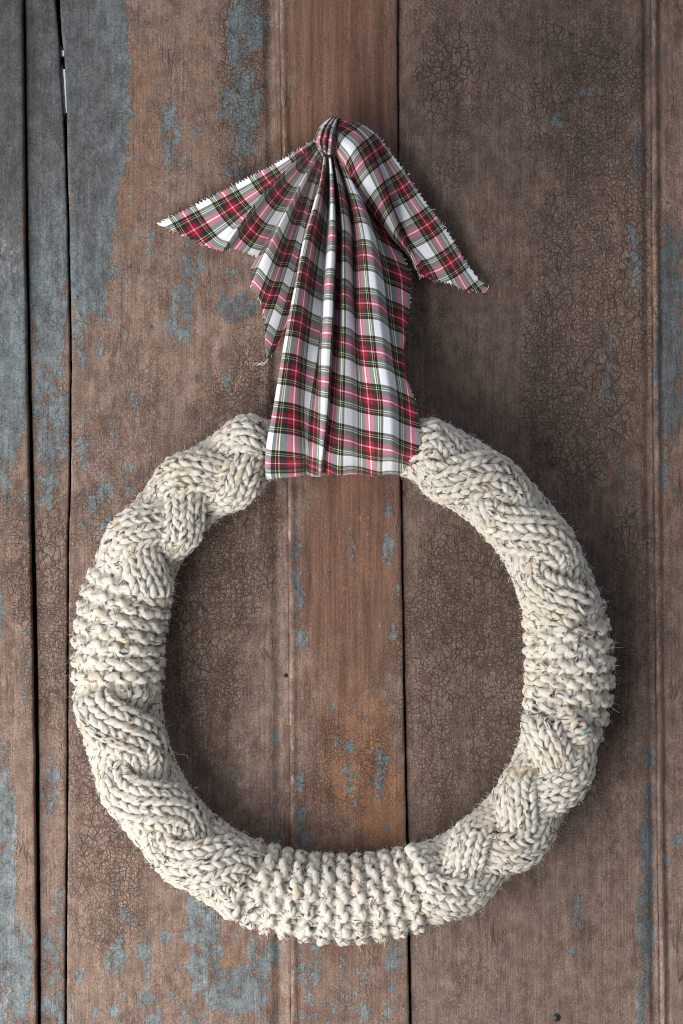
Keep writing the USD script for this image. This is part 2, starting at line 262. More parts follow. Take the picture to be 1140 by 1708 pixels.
def plank(idx, left, right, depth, prof, label, thick=0.020, r=0.0016):
    ny = 710
    py = np.linspace(YT, YB, ny)
    xl, xr = left(py), right(py)
    wob = lambda sd: (meshkit.fbm(np.stack([py / 60, py * 0 + idx * 7.3, py * 0 + sd], -1), 4) - .5) * 2.6 + (meshkit.fbm(np.stack([py / 11, py * 0 + idx * 3.1, py * 0 + sd], -1), 3) - .5) * 1.3
    xl = xl + wob(1.5); xr = xr + wob(9.5)
    nx = max(14, int((xr - xl).mean() / 3.4))
    s = np.linspace(0, 1, nx)
    rp = r / S
    cols, deps = [], []
    a, b = (xl + rp)[:, None], (xr - rp)[:, None]
    X = a + (b - a) * s[None]
    Y = np.broadcast_to(py[:, None], X.shape)
    dp = depth + prof(X - xl[:, None], xr[:, None] - X, Y) + (meshkit.fbm(np.stack([X / 90, Y / 420, X * 0 + idx], -1), 3) - .5) * 0.0022 + (meshkit.fbm(np.stack([X / 13, Y / 60, X * 0 + idx + 5], -1), 3) - .5) * 0.0006
    def strip(x, d): return x[:, None], d[:, None]
    left_s = [(xl, dp[:, 0] - thick), (xl, dp[:, 0] - r), (xl + .3 * rp, dp[:, 0] - .3 * r)]
    right_s = [(xr - .3 * rp, dp[:, -1] - .3 * r), (xr, dp[:, -1] - r), (xr, dp[:, -1] - thick)]
    XX = np.hstack([c[0][:, None] for c in left_s] + [X] + [c[0][:, None] for c in right_s])
    DD = np.hstack([c[1][:, None] for c in left_s] + [dp] + [c[1][:, None] for c in right_s])
    YY = np.broadcast_to(py[:, None], XX.shape)
    V = np.stack([(XX - 570) * S, -DD, (854 - YY) * S], -1)
    n, m = XX.shape
    Fq = gridfaces(n, m)[:, ::-1]
    back = np.array([[i * m, (i + 1) * m, (i + 1) * m + m - 1, i * m + m - 1] for i in range(n - 1)])[:, ::-1]
    Fq = np.vstack([Fq, back])
    fx, fy = XX.ravel(), YY.ravel()
    nz = (meshkit.fbm(np.stack([fx / 26, fy / 40, fx * 0 + 3], -1), 4) - .5)
    nz2 = (meshkit.fbm(np.stack([fx / 26, fy / 40, fx * 0 + 13], -1), 4) - .5)
    wx, wy = fx + nz * 26, fy + nz2 * 40
    prim = dict(red=np.clip(field(RED, wx, wy), 0, 1) if idx != 4 else fx * 0, blue=np.clip(field(BLUE, wx, wy), 0, 1), grey=np.clip(field(GREY, wx, wy), 0, 1), warm=np.clip(field(WARM, wx, wy), 0, 1),
                dust=np.clip(field(DUST, wx, wy), 0, 1), crk=np.clip(field(CRK, wx, wy), -1, 1), tone=np.clip(.9 * (1 + field(TONE, fx, fy)) + (nz + nz2) * .16, .35, 1.4))
    if idx in (3, 5):
        e = np.exp(-((fx - np.repeat(xl, m) - 4) / 3.5) ** 2) * sstep(-.12, .12, nz2)
        prim['dust'] = np.clip(prim['dust'] + .9 * e, 0, 1); prim['tone'] = prim['tone'] * (1 + .35 * e); prim['blue'] = prim['blue'] * (1 - .8 * e)
    return part('plank', (V.reshape(-1, 3), Fq), board_mat, wall, label, smooth=True, prim=prim)
flat = lambda a, b, y: 0 * a
def grooved_right(a, b, y):     # a shallow quirk and a bead along the right edge
    return -0.0030 * np.exp(-((b - 20) / 9.0) ** 2) + 0.0008 * np.exp(-((b - 3.5) / 3.0) ** 2)
def grooved_right2(a, b, y):
    return -0.0022 * np.exp(-((b - 10) / 6.0) ** 2)
def bead_left(a, b, y): return 0.0016 * np.exp(-((a - 6) / 4.0) ** 2) - 0.0012 * np.exp(-((a - 15) / 4.0) ** 2)
plank(0, lambda y: y * 0 - 420, eA, 0.0075, flat, 'blue-grey board at the far left edge, standing proud of its neighbour')
plank(1, eB0, eB, 0.0005, flat, 'narrow board, second from the left, beside the see-through crack')
plank(2, eC0, eC, 0.0012, grooved_right, 'wide brown board with flaking blue-grey patches left of the ribbon')
plank(3, lambda y: eC(y) - 1.5, eD, 0.0038, lambda a, b, y: bead_left(a, b, y) * .6, 'middle board behind the ribbon with bare orange wood low down')
plank(4, eE0, eE, 0.0, grooved_right2, 'wide dark brown crackled board right of the ribbon')
plank(5, lambda y: eE(y) - 1.5, lambda y: y * 0 + 1560, 0.0012, bead_left, 'board at the far right edge with a charred blue-grey stretch')
def batten(x0, x1, y0, y1, d=-0.026):
    b = trimesh.creation.box([(x1 - x0) * S, 0.012, (y1 - y0) * S])
    b.apply_translation([((x0 + x1) / 2 - 570) * S, -d + 0.004, (854 - (y0 + y1) / 2) * S])
    part('batten', b, batten_mat, wall)
batten(15, 80, YT, YB); batten(84, 150, 178, YB); batten(82, 150, YT, 66); batten(83.0, 150, 82, 98); batten(440, 520, YT, YB); batten(640, 720, YT, YB); batten(1060, 1130, YT, YB)
def nail(px, py, d, rad):
    h = trimesh.creation.cone(radius=rad, height=0.0012, sections=14); h.apply_transform(trimesh.transformations.rotation_matrix(math.pi / 2, [1, 0, 0]))
    c = trimesh.creation.cylinder(radius=rad * .8, height=0.004, sections=14); c.apply_transform(trimesh.transformations.rotation_matrix(math.pi / 2, [1, 0, 0])); c.apply_translation([0, .002, 0])
    m = trimesh.util.concatenate([h, c]); m.apply_translation(P(px, py, d)); part('nail', m, iron, wall)
nail(477, 1127, 0.0025, 0.0016); nail(929, 1698, 0.0004, 0.0030)

# ------------------------------------------------------------------ wreath: yarn
def yarn_material():
    g = G()
    c = g.attr('Col', 'color')
    uv = g.add('uvmap', 'UV', attribute='st')
    st = g.add('noise_texture', 'fac', vector=g.add('mapping', 'vector', vector=uv, scale=(1.6, 10.0, 1.0)), scale=1.0, detail=4.0, roughness=0.7)
    pos = g.add('geometry', 'position')
    nf = g.add('noise_texture', 'fac', vector=pos, scale=1500.0, detail=3.0)
    col = g.mix(0.55, c, g.mix(g.ss(st, 0.25, 0.75), (0.45, 0.43, 0.40), (1.25, 1.25, 1.25)), 'multiply')
    h = g.math('add', g.math('multiply', st, 0.0016), g.math('multiply', nf, 0.0004))
    b = g.add('bump', 'normal', height=h, strength=1.0, distance=1.0)
    p = g.add('principled_bsdf', 'BSDF', base_color=col, roughness=0.9, normal=b, specular_ior_level=0.2, sheen_weight=0.06, sheen_roughness=0.5)
    return usdkit.material(stage, '/World/Looks/tweed_yarn', g.n, g.l, surface=p)
yarn_mat = yarn_material()
fuzz_mat = usdkit.material(stage, '/World/Looks/wool_fuzz', {'p': ('principled_bsdf', {'base_color': (0.74, 0.69, 0.61), 'roughness': 0.9}),
    't': ('translucent_bsdf', {'color': (0.7, 0.66, 0.6)}), 'm': ('mix_closure', {'fac': 0.35})}, [('p.BSDF', 'm.closure1'), ('t.BSDF', 'm.closure2')], surface='m.closure')
core_mat = plain('wrapped_form', (0.34, 0.30, 0.25), 0.95)

DEPTH0 = 28.0 / 1.0               # tube radius in pixels units below
CX, CY, RC, A0 = 570.0, 1115.0, 377.0, 59.0
KW = (D - A0 * S) / D
WC = np.array([(CX - 570) * S * KW, 0, (854 - CY) * S * KW])
def periodic(*pts):
    a, b = zip(*pts); a, b = np.array(a, float), np.array(b, float)
    f = PchipInterpolator(np.concatenate([a - 360, a, a + 360]), np.concatenate([b, b, b]))
    q = np.arange(721) / 2.0; k = np.exp(-(np.arange(-16, 17) / 8.0) ** 2); k /= k.sum()
    tab = np.convolve(np.concatenate([f(q[:-1])] * 3), k, 'same')[720:1441]
    return lambda d: np.interp(d, q, tab)
RING_R = periodic((0, 380), (45, 384.5), (90, 377), (135, 384), (180, 373), (225, 387), (270, 385), (315, 386))
RING_W = periodic((0, 1.0), (13, .98), (18, .92), (28, .88), (45, .845), (60, .88), (80, .95), (100, .95), (118, .89), (135, .865), (148, .89), (154, .95), (159, 1.03), (184, 1.04), (190, 1.0), (207, .96), (225, .92), (242, .93), (248, .99), (270, 1.0), (291, 1.0), (296, .9), (315, .86), (332, .87), (343, .92), (349, .98))
def ring(theta, v, h):
    """point and normal on the tube of the wreath: angle round the ring, pixels round the tube from its front line, pixels off its surface"""
    theta, v, h = np.broadcast_arrays(theta, v, h)
    dg = np.degrees(theta) % 360
    wob = RING_R(dg) - RC; tq = RING_W(dg)
    ph = v / A0
    xw = (RC + A0 * np.sin(ph)) * np.cos(theta) - 2
    tp = tq - .36 * np.exp(-(xw / 132.0) ** 10) * (np.sin(theta) > 0)
    er = np.stack([np.cos(theta), 0 * theta, np.sin(theta)], -1); ey = np.array([0, -1.0, 0])
    n = er * np.sin(ph)[..., None] + ey * np.cos(ph)[..., None]
    c = WC + er * ((RC + wob) * S * KW)[..., None] + ey * (A0 * S + 0.0015)
    return c + n * (((A0 + h) * tp) * S)[..., None], n
wr = np.random.RandomState(11)
FLECK = np.array([(0.03, 0.03, 0.035), (0.035, 0.033, 0.035), (0.06, 0.055, 0.05), (0.16, 0.09, 0.05), (0.26, 0.16, 0.09), (0.12, 0.12, 0.13)])
SIDES = 12
class Yarn:
    """collects swept strands of plied yarn into one mesh"""
    def __init__(s): s.V, s.F, s.C, s.U, s.N, s.T, s.n = [], [], [], [], [], [], 0
    def sweep(s, Pts, Nrm, r, tint=1.0):
        d = np.gradient(Pts, axis=0); T = d / np.maximum(np.linalg.norm(d, axis=1, keepdims=True), 1e-9)
        Nn = Nrm - (Nrm * T).sum(1, keepdims=True) * T; Nn /= np.maximum(np.linalg.norm(Nn, axis=1, keepdims=True), 1e-9)
        B = np.cross(T, Nn)
        L = np.concatenate([[0], np.cumsum(np.linalg.norm(np.diff(Pts, axis=0), axis=1))]) / S     # in pixels
        off = wr.rand() * 900
        slub = 1 + .22 * (meshkit.noise(np.stack([(L + off) / 22, L * 0, L * 0 + off], -1)) - .5) + .16 * (meshkit.noise(np.stack([(L + off) / 8, L * 0 + 9, L * 0 + off], -1)) - .5)
        psi = np.arange(SIDES) * 2 * math.pi / SIDES
        tw = L[:, None] / 5.2 + off
        rad = r * slub[:, None] * (1 + .15 * np.cos(2 * (psi[None] - tw)))
        end = np.minimum(1, np.minimum(np.arange(len(L)), np.arange(len(L))[::-1]) / 2.0 + .15)
        rad = rad * end[:, None] * S
        V = Pts[:, None] + rad[..., None] * (np.cos(psi)[None, :, None] * Nn[:, None] + np.sin(psi)[None, :, None] * B[:, None])
        warmth = meshkit.noise(np.stack([(L + off) / 60, L * 0 + 4, L * 0 + off], -1))
        base = np.array([0.66, 0.62, 0.555]) * tint
        col = base * (0.94 + .14 * meshkit.noise(np.stack([(L + off) / 16, L * 0 + 2, L * 0 + off], -1)))[:, None]
        col = col * (1 - sstep(.62, .95, warmth)[:, None] * np.array([.06, .14, .24]))
        col = np.repeat(col[:, None], SIDES, 1)
        k = wr.poisson(L[-1] / 15.0)
        for _ in range(k):
            a = wr.rand() * L[-1]; ln = wr.uniform(3, 13); w = wr.uniform(.25, .42); p0 = wr.uniform(0, 6.28)
            if wr.rand() < .006: fc = np.array((0.05, 0.22, 0.24))
            else: fc = FLECK[wr.choice(len(FLECK), p=[.3, .25, .14, .09, .12, .10])]
            m = (np.abs(L - a) < ln / 2)[:, None] & (np.abs((psi[None] - p0 - (L[:, None] - a) / 11.0 + math.pi) % (2 * math.pi) - math.pi) < w)
            col[m] = fc * wr.uniform(.8, 1.6)
        s.T.append(np.repeat(T[:, None], SIDES, 1).reshape(-1, 3))
        s.V.append(V.reshape(-1, 3)); s.C.append(col.reshape(-1, 3)); s.N.append((np.cos(psi)[None, :, None] * Nn[:, None] + np.sin(psi)[None, :, None] * B[:, None]).reshape(-1, 3))
        s.U.append(np.stack([np.repeat((L + off)[:, None] / 20, SIDES, 1), np.broadcast_to(np.abs(psi / math.pi - 1)[None] + tw * .16, (len(L), SIDES))], -1).reshape(-1, 2))
        s.F.append(gridfaces(len(L), SIDES, True) + s.n); s.n += len(L) * SIDES
    def build(s, name, parent, label=None):
        V, C = np.vstack(s.V), np.vstack(s.C)
        FUZZ.append((V, np.vstack(s.N), np.vstack(s.T)))
        return part(name, (V, np.vstack(s.F)), yarn_mat, parent, label, smooth=True, uv=np.vstack(s.U), prim=dict(Col=C))
FUZZ = []
def loops(n, W, H, ax, dz, seg=22):
    """one row of n knitted loops: across, along, off the surface"""
    t = np.linspace(-math.pi * n, math.pi * n, n * seg + 1) if n % 2 == 0 else np.linspace(-math.pi * n, math.pi * n, n * seg + 1) + math.pi
    if n % 2: t = t - math.pi
    ph = t + (math.pi if n % 2 == 0 else 0)
    return W * t / (2 * math.pi) + ax * np.sin(2 * ph), H * np.cos(ph), -dz * np.cos(2 * ph)
def jit(a, b, amp, sd): return (meshkit.noise(np.stack([a, b, a * 0 + sd], -1)) - .5) * 2 * amp

def knit_strand(Y, u0, u1, vf, hf, nw, W=21.5, row=14.6, r=5.35, H=12.6, bulge=7.0, drop=5.0, purl=False, dz=4.6, sd=0, tint=1.0):
    """a ribbon of nw stitches whose middle runs along v = vf(u), h = hf(u) from u0 to u1 (pixels along the ring)"""
    uu = np.linspace(u0, u1, 900); vv = vf(uu)
    s = np.concatenate([[0], np.cumsum(np.hypot(np.diff(uu), np.diff(vv)))])
    for j in range(int(s[-1] / row)):
        x, y, z = loops(nw, W, H, .20 * W, dz)
        x = x + jit(x / 22, y * 0 + j * 1.7, 1.5, sd); y = y + jit(x / 25, y * 0 + j * 1.3, 1.6, sd + 5)
        sc = (j + .5) * row + y
        uc = np.interp(sc, s, uu); vc = vf(uc); sl = (vf(uc + 1) - vf(uc - 1)) / 2
        al = np.arctan(sl)
        half = nw * W / 2
        q = np.clip(np.abs(x) / half, 0, 1)
        h = hf(uc) + bulge * (1 - q ** 2) - drop * sstep(.8, 1, q) + (z if not purl else -z)
        th, v = (uc - x * np.sin(al)) / RC, vc + x * np.cos(al)
        p, n = ring(th, v, h)
        Y.sweep(p, n, r, tint)
def garter_ridge(Y, uc, sp, v0, v1, W=27.0, r=6.8, sd=0, lift=2.0):
    n = int(round((v1 - v0) / W))
    for k, (du, sgn) in enumerate(((-sp * .25, 1), (sp * .25, -1))):
        x, y, z = loops(n, W, sp * (.66 if sgn > 0 else .5), .15 * W, 5.2)
        x = x + (v0 + v1) / 2; y = y * 1.0
        y = y + jit(x / 40, y * 0 + uc / 20, 1.8, sd) + jit(x / 21, y * 0 + uc / 9, 1.4, sd + 3); x = x + jit(x / 20, y * 0 + uc / 15, 1.8, sd + 7)
        h = lift - (0 if sgn > 0 else 5.0) - sgn * z + jit(x / 24, y * 0 + uc / 12, 1.2, sd + 9)
        p, nn = ring((uc + du + y) / RC, x, h)
        Y.sweep(p, nn, r)

rad = math.radians
wreath = thing('knitted_wreath', 'round wreath wrapped in cream flecked cable and garter knitting, hanging by a tartan ribbon', 'wreath')
# the form inside
th = np.linspace(0, 2 * math.pi, 241)[:-1]; ph = np.linspace(-math.pi, math.pi, 33)[:-1]
TT, PP = np.meshgrid(th, ph * A0, indexing='ij')
cp, _ = ring(TT, PP, np.full(TT.shape, -7.0))
fcs = gridfaces(241, 32, True); fcs = np.where(fcs >= 240 * 32, fcs - 240 * 32, fcs)
part('form', (cp.reshape(-1, 3), fcs), core_mat, wreath, 'padded ring under the knitting', smooth=True)

def garter(t0, t1, nridge, label, sd):
    gp = group('garter_band', wreath, label)
    u0, u1 = rad(t0) * RC, rad(t1) * RC; sp = (u1 - u0) / nridge
    for i in range(nridge):
        Y = Yarn(); garter_ridge(Y, u0 + (i + .5) * sp, sp, -135, 135, sd=sd + i * 13, lift=3.0 + 2.2 * math.sin(math.pi * (i + .5) / nridge))
        Y.build('ridge', gp)
garter(156.5, 186.5, 8, 'garter-stitch band on the left side of the wreath', 100)
garter(246.5, 292.0, 11, 'garter-stitch band at the bottom of the wreath', 300)
garter(346.3, 374.2, 7, 'garter-stitch band on the right side of the wreath', 500)

def cable(t0, t1, kind, ref, pitch, label, sd):
    gp = group('cable_band', wreath, label)
    u0, u1 = rad(t0) * RC, rad(t1) * RC
    const = lambda c: (lambda u: np.asarray(u, float) * 0 + c)
    pu = rad(pitch) * RC; ur = rad(ref) * RC
    if kind == 'rope':
        for k in range(2):
            vf = lambda u, k=k: 39 * np.cos(math.pi * (u - ur) / pu + k * math.pi) - 2
            hf = lambda u, k=k: 3 + 17 * np.sin(math.pi * (u - ur) / pu + k * math.pi)
            Y = Yarn(); knit_strand(Y, u0, u1, vf, hf, 3, W=24, bulge=11, sd=sd + k * 31); Y.build('cable_strand', gp)
    else:
        for k in range(3):
            vf = lambda u, k=k: 45 * np.sin(2 * math.pi * (u - ur) / (3 * pu) + k * 2 * math.pi / 3)
            hf = lambda u, k=k: 4 + 16 * np.sin(4 * math.pi * (u - ur) / (3 * pu) + k * 4 * math.pi / 3)
            Y = Yarn(); knit_strand(Y, u0, u1, vf, hf, 3, W=21.0, bulge=10, sd=sd + k * 31); Y.build('cable_strand', gp)
    for k, vc in enumerate((-92, 92)):
        Y = Yarn(); knit_strand(Y, u0, u1, const(vc), const(-1), 3, W=25, r=5.4, dz=5.5, bulge=1, drop=0, sd=sd + 200 + k); Y.build('edge_strand', gp)
    Y = Yarn(); knit_strand(Y, u0, u1, const(0), const(-13), 5, W=24, bulge=0, drop=0, purl=True, sd=sd + 300); Y.build('purl_ground', gp)
cable(105, 157.5, 'braid', 140, 18, 'braided cable band at the upper left of the wreath', 20)
cable(186.0, 247.5, 'rope', 184.5, 20, 'rope cable band at the lower left of the wreath', 40)
cable(291.5, 348.0, 'braid', 327, 18, 'braided cable band at the lower right of the wreath', 60)
cable(13.5, 75, 'rope', 26.5, 20, 'rope cable band at the upper right of the wreath', 80)

# halo of loose fibres
fv, fn, ft = (np.vstack([q[k] for q in FUZZ]) for k in range(3))
fr = np.random.RandomState(5)
def fibres(n, stand, lo, hi, lift, front=False, long=.03):
    ids = fr.choice(len(fv), n, replace=False)
    p, nn, tt = fv[ids], fn[ids], ft[ids]
    if front:
        k = nn[:, 1] < -.15; p, nn, tt = p[k], nn[k], tt[k]
    m = len(p)
    d = nn * stand + tt * np.where(fr.rand(m) < .5, 1, -1)[:, None] * (1 - stand) + fr.normal(0, .38, (m, 3)); d /= np.linalg.norm(d, axis=1, keepdims=True) + 1e-9
    ln = np.where(fr.rand(m) < 1 - long, fr.uniform(lo, hi, m), fr.uniform(hi, hi * 2.6, m))[:, None, None]
    q = np.linspace(0, 1, 6)[None, :, None]
    s1, s2 = fr.normal(0, 1, (m, 1, 3)), fr.normal(0, 1, (m, 1, 3))
    pts = (p + nn * lift)[:, None] + d[:, None] * ln * q + s1 * ln * .22 * q ** 2 + s2 * ln * .08 * np.sin(q * fr.uniform(4, 9, (m, 1, 1)))
    pts[..., 1] = np.minimum(pts[..., 1], -0.006)
    return list(pts)
curves('wool_fuzz', fibres(64000, .75, .0012, .0040, 0), 0.00011, fuzz_mat, wreath, 'fine loose fibres of the wool')
curves('surface_fibre', fibres(45000, .15, .002, .005, .0003, True, 0), 0.00020, fuzz_mat, wreath, 'pale fibres lying along the yarn')
curves('dark_fibre', fibres(20000, .05, .0025, .007, .0003, True, 0), 0.00050, plain('dark_wool', (0.045, 0.04, 0.038), .9), wreath, 'dark grey fibres in the tweed yarn')
curves('brown_fibre', fibres(6000, .05, .0025, .006, .0003, True, 0), 0.00046, plain('brown_wool', (0.2, 0.12, 0.07), .9), wreath, 'brown fibres in the tweed yarn')
stray = P([272, 284, 290, 296, 303, 307, 312, 313], [1262, 1256, 1253, 1258, 1259, 1259, 1261, 1266], [.03, .03, .031, .03, .028, .027, .026, .025])
curves('stray_fibre', [stray], 0.0003, fuzz_mat, wreath, 'curled loose fibre inside the left of the ring', kind=None)

# ------------------------------------------------------------------ tartan
def tartan_material():
    g = G()
    W_, K_, R_, Y_, G_ = (0.78, 0.80, 0.84), (0.008, 0.010, 0.013), (0.25, 0.003, 0.014), (0.62, 0.55, 0.10), (0.008, 0.014, 0.013)
    PK, Y2 = (0.80, 0.50, 0.54), (0.70, 0.68, 0.40)
    h = [(0, W_), (.170, K_), (.232, Y_), (.245, K_), (.278, Y2), (.291, G_), (.392, R_), (.486, PK), (.5, PK)]
    h = [(a, tuple(x ** (1 / 3.0) for x in c)) for a, c in h]
    stops = list(h) + [(1 - b[0], a[1]) for a, b in zip(h[:-1], h[1:])][::-1]
    stops = sorted(dict(stops).items())
    uv = g.add('uvmap', 'UV', attribute='st')
    sx = g.add('separate_xyz', vector=uv)
    u, v = g.math('fraction', sx + '.x'), g.math('fraction', sx + '.y')
    cu = g.add('rgb_ramp', 'color', ramp=stops, interpolate=False, fac=u)
    cv = g.add('rgb_ramp', 'color', ramp=stops, interpolate=False, fac=v)
    # twill: diagonal of warp and weft threads
    tw = g.math('sine', g.math('multiply', g.math('add', sx + '.x', sx + '.y'), 2 * math.pi * 46))
    f = g.math('multiply_add' if False else 'add', g.math('multiply', tw, 0.10), 0.5)
    thr = g.add('noise_texture', 'fac', vector=g.add('mapping', 'vector', vector=uv, scale=(120.0, 3.0, 1.0)), scale=1.0, detail=2.0)
    thr2 = g.add('noise_texture', 'fac', vector=g.add('mapping', 'vector', vector=uv, scale=(3.0, 120.0, 1.0)), scale=1.0, detail=2.0)
    col = g.mix(f, cu, cv)
    col = g.mix(1.0, col, g.mix(1.0, col, col, 'multiply'), 'multiply')
    sl = g.math('add', thr, thr2)
    col = g.mix(0.5, col, g.mix(g.ss(sl, 0.75, 1.25), (0.82, 0.82, 0.82), (1.12, 1.12, 1.12)), 'multiply')
    hh = g.math('add', g.math('multiply', tw, 0.00004), g.math('multiply', sl, 0.00012))
    b = g.add('bump', 'normal', height=hh, strength=0.6, distance=1.0)
    p = g.add('principled_bsdf', 'BSDF', base_color=col, roughness=0.82, normal=b, specular_ior_level=0.25, sheen_weight=0.12)
    t = g.add('translucent_bsdf', 'BSDF', color=col)
    m = g.add('mix_closure', 'closure', fac=0.08, closure1=p, closure2=t)
    return usdkit.material(stage, '/World/Looks/tartan_cotton', g.n, g.l, surface=m)
tartan = tartan_material()
PER = 74.0 * S
THREADS = [[], [], [], []]
def cloth(name, parent, rows, us, label, ts=None, nT=150, nW=150, skew=0.0, v0=0.0, pink=(0, 0), hem=0, teeth=42, wrinkle=.0007, wsd=0, vref=None, ws=None, thick=0.00035, flip=False):
    """rows: along the cloth, each a list of (x px, y px, depth mm) across it; us: pattern coordinate of each point across"""
    R = np.array(rows, float); nt, nw = R.shape[:2]
    C = P(R[..., 0], R[..., 1], R[..., 2] / 1000.0)
    if ts is None:
        seg = np.linalg.norm(np.diff(C, axis=0), axis=-1).mean(1); ts = np.concatenate([[0], np.cumsum(seg)]) / seg.sum()
    if ws is None:
        sw = np.linalg.norm(np.diff(C, axis=1), axis=-1).mean(0) + .001; ws = np.concatenate([[0], np.cumsum(sw)]) / sw.sum()
    t, w = np.linspace(0, 1, nT), np.linspace(0, 1, nW)
    tri = lambda q: np.abs((q % 1) * 2 - 1)
    T2 = np.repeat(t[:, None], nW, 1); W2 = np.repeat(w[None], nT, 0)
    nteeth_h = teeth
    T0, W0 = T2, W2
    edge = 1 - (1 - sstep(.0, .05, W0)) * (pink[0] > 0) - sstep(.95, 1, W0) * (pink[1] > 0)
    T2 = T0 - hem * tri(W0 * nteeth_h) * sstep(.90, 1, T0) * edge
    W2 = W0 + pink[0] * tri(T0 * teeth) * (1 - sstep(0, .12, W0)) - pink[1] * tri(T0 * teeth) * sstep(.88, 1, W0)
    # spline along, then across (dense table, then bilinear lookup)
    NT, NW = 400, 400
    td, wd = np.linspace(0, 1, NT), np.linspace(0, 1, NW)
    A = PchipInterpolator(ts, C, axis=0)(td) if nt > 2 else C[0] + (C[1] - C[0]) * td[:, None, None]
    B = PchipInterpolator(ws, A, axis=1)(wd)
    for _ in range(3):
        B[:, 1:-1] = .25 * B[:, :-2] + .5 * B[:, 1:-1] + .25 * B[:, 2:]
        B[1:-1] = .25 * B[:-2] + .5 * B[1:-1] + .25 * B[2:]
    U = PchipInterpolator(ws, us)(wd)
    al = np.concatenate([np.zeros((1, NW)), np.cumsum(np.linalg.norm(np.diff(B, axis=0), axis=-1), 0)]) / PER
    if vref is not None:
        al = (al - al[int(vref * (NT - 1))][None]) * 74.0 / 80.0
    k = np.ones(31) / 31
    al = np.stack([np.convolve(np.pad(a, 15, 'edge'), k, 'valid') for a in al])
    fi, fj = T2 * (NT - 1), W2 * (NW - 1)
    i, j = np.clip(fi.astype(int), 0, NT - 2), np.clip(fj.astype(int), 0, NW - 2); a, b = fi - i, fj - j
    def look(M):
        ex = (...,) + (None,) * (M.ndim - 2)
        aa, bb = a[ex], b[ex]
        return M[i, j] * (1 - aa) * (1 - bb) + M[i + 1, j] * aa * (1 - bb) + M[i, j + 1] * (1 - aa) * bb + M[i + 1, j + 1] * aa * bb
    V = look(B); uu = np.interp(W2, wd, U); vv = look(al) + skew * W2 + v0
    V = V + np.array([0, -1, 0]) * ((meshkit.fbm(np.stack([uu * 1.6, vv * .5, uu * 0 + wsd], -1), 3) - .5) * 2 * wrinkle)[..., None]
    n, m = nT, nW
    du, dv = np.gradient(V, axis=1), np.gradient(V, axis=0)
    N = np.cross(du, dv); N /= np.linalg.norm(N, axis=-1, keepdims=True) + 1e-12
    back = V + N * thick * (1 if N[..., 1].mean() > 0 else -1)
    Fq = gridfaces(n, m)
    allV = np.vstack([V.reshape(-1, 3), back.reshape(-1, 3)])
    o = n * m
    bd = [i_ for i_ in range(m)] + [i_ * m + m - 1 for i_ in range(1, n)] + [(n - 1) * m + i_ for i_ in range(m - 2, -1, -1)] + [i_ * m for i_ in range(n - 2, 0, -1)]
    bd = np.array(bd); nx = np.roll(bd, -1)
    Fq = np.vstack([Fq, Fq[:, ::-1] + o, np.stack([bd, bd + o, nx + o, nx], -1)])
    uv = np.stack([uu, vv], -1).reshape(-1, 2)
    part(name, (allV, Fq), tartan, parent, label, smooth=True, uv=np.vstack([uv, uv]))
    tr = np.random.RandomState(wsd + 77)
    def fray(edge, inner, k):
        for i_ in tr.choice(len(edge), k):
            d_ = edge[i_] - inner[i_]; d_ = d_ / (np.linalg.norm(d_) + 1e-9); ln = tr.uniform(.0006, .0022) * (2.2 if tr.rand() < .06 else 1)
            q_ = np.linspace(0, 1, 6)[:, None]; sd_ = tr.normal(0, 1, 3)
            THREADS[tr.choice(4, p=[.42, .2, .24, .14])].append(edge[i_] - d_ * .0006 + d_ * ln * q_ + sd_ * ln * .35 * q_ ** 1.6)
    if pink[0]: fray(V[:, 0], V[:, 3], 130)
    if pink[1]: fray(V[:nT * 7 // 10, -1], V[:nT * 7 // 10, -4], 110)
    if hem: fray(V[-1], V[-4], 130)
    return V, N

ribbon = thing('tartan_ribbon', 'knotted red, white and black tartan cloth strip that the wreath hangs from', 'ribbon')
# front strip: columns by pattern coordinate
FU = [-.05, .12, .25, .5, .77, 1.0, 1.23, 1.5, 1.77, 2.0, 2.2, 2.35, 2.5, 2.77, 3.0, 3.23, 3.5, 3.77, 4.0, 4.23, 4.5, 4.75]
FX = {
 262: [541,541.5,542,543,545,546.5,547,547.5,548.5,550.5,552,553,554.5,557,559,561,563,565,567.5,569.5,571.5,573],
 300: [535,536,537.5,540,544,547,547.5,548,550,553.5,556,557,560,564,568,572,576,580,585,590,596,600],
 340: [524,526,529,534,541,546,547,547.5,550,554.5,558,559.5,564,570,577,582,587,594,602,610,620,628],
 400: [507,509,512.5,521,533,542,545,543.5,546,554,560,561.5,567,574,583,589,597,607,618,630,646,662],
 470: [494,496,499,510,523,534,540,539,541,550,557,559,565,574,583,590,600,613,626,645,670,690],
 530: [482,485,489,503,516,528,537,535.5,538,548,555,557,564,574,585,593,602,619,632,651,672,684],
 600: [470,473,479,495,509,520,530,531,535,544,551,554,561,573,585,596,608,626,640,659,674,672],
 690: [455,459,468,490,505,512,517,525,533.5,541,546,549,556,571,585,600,616,636,650,669,684,701],
 745: [445,450,462,490,507,511,514,522,532,537,540,544,550,569,585,600,618,635,651,669,686,708],
 777: [443,447,461,492,508,511,513,521,531,535,538,542,548,568,585,600,620,634,650,668,684,699],
 792: [446,450,463,493,508,511,513,521,531,535,538,542,548,568,585,600,620,634,650,668,683,694],
}
FD = np.array([-1, 4, 4.5, 2.5, -2, -4.5, -6, -7, -2.5, 5, 4.2, -2, -4, 3.2, 1.2, -3.2, -.5, 3.6, 3.2, -4.6, -7, -8.5])
FB = {262: (31, .75), 300: (32, 1.5), 340: (34, 1.9), 400: (38, 2.0), 470: (43, 1.7), 530: (48, 1.35), 600: (54, 1.0), 690: (62, .62), 745: (67, .6), 777: (52, .9), 792: (38, 1.0)}
rows = []
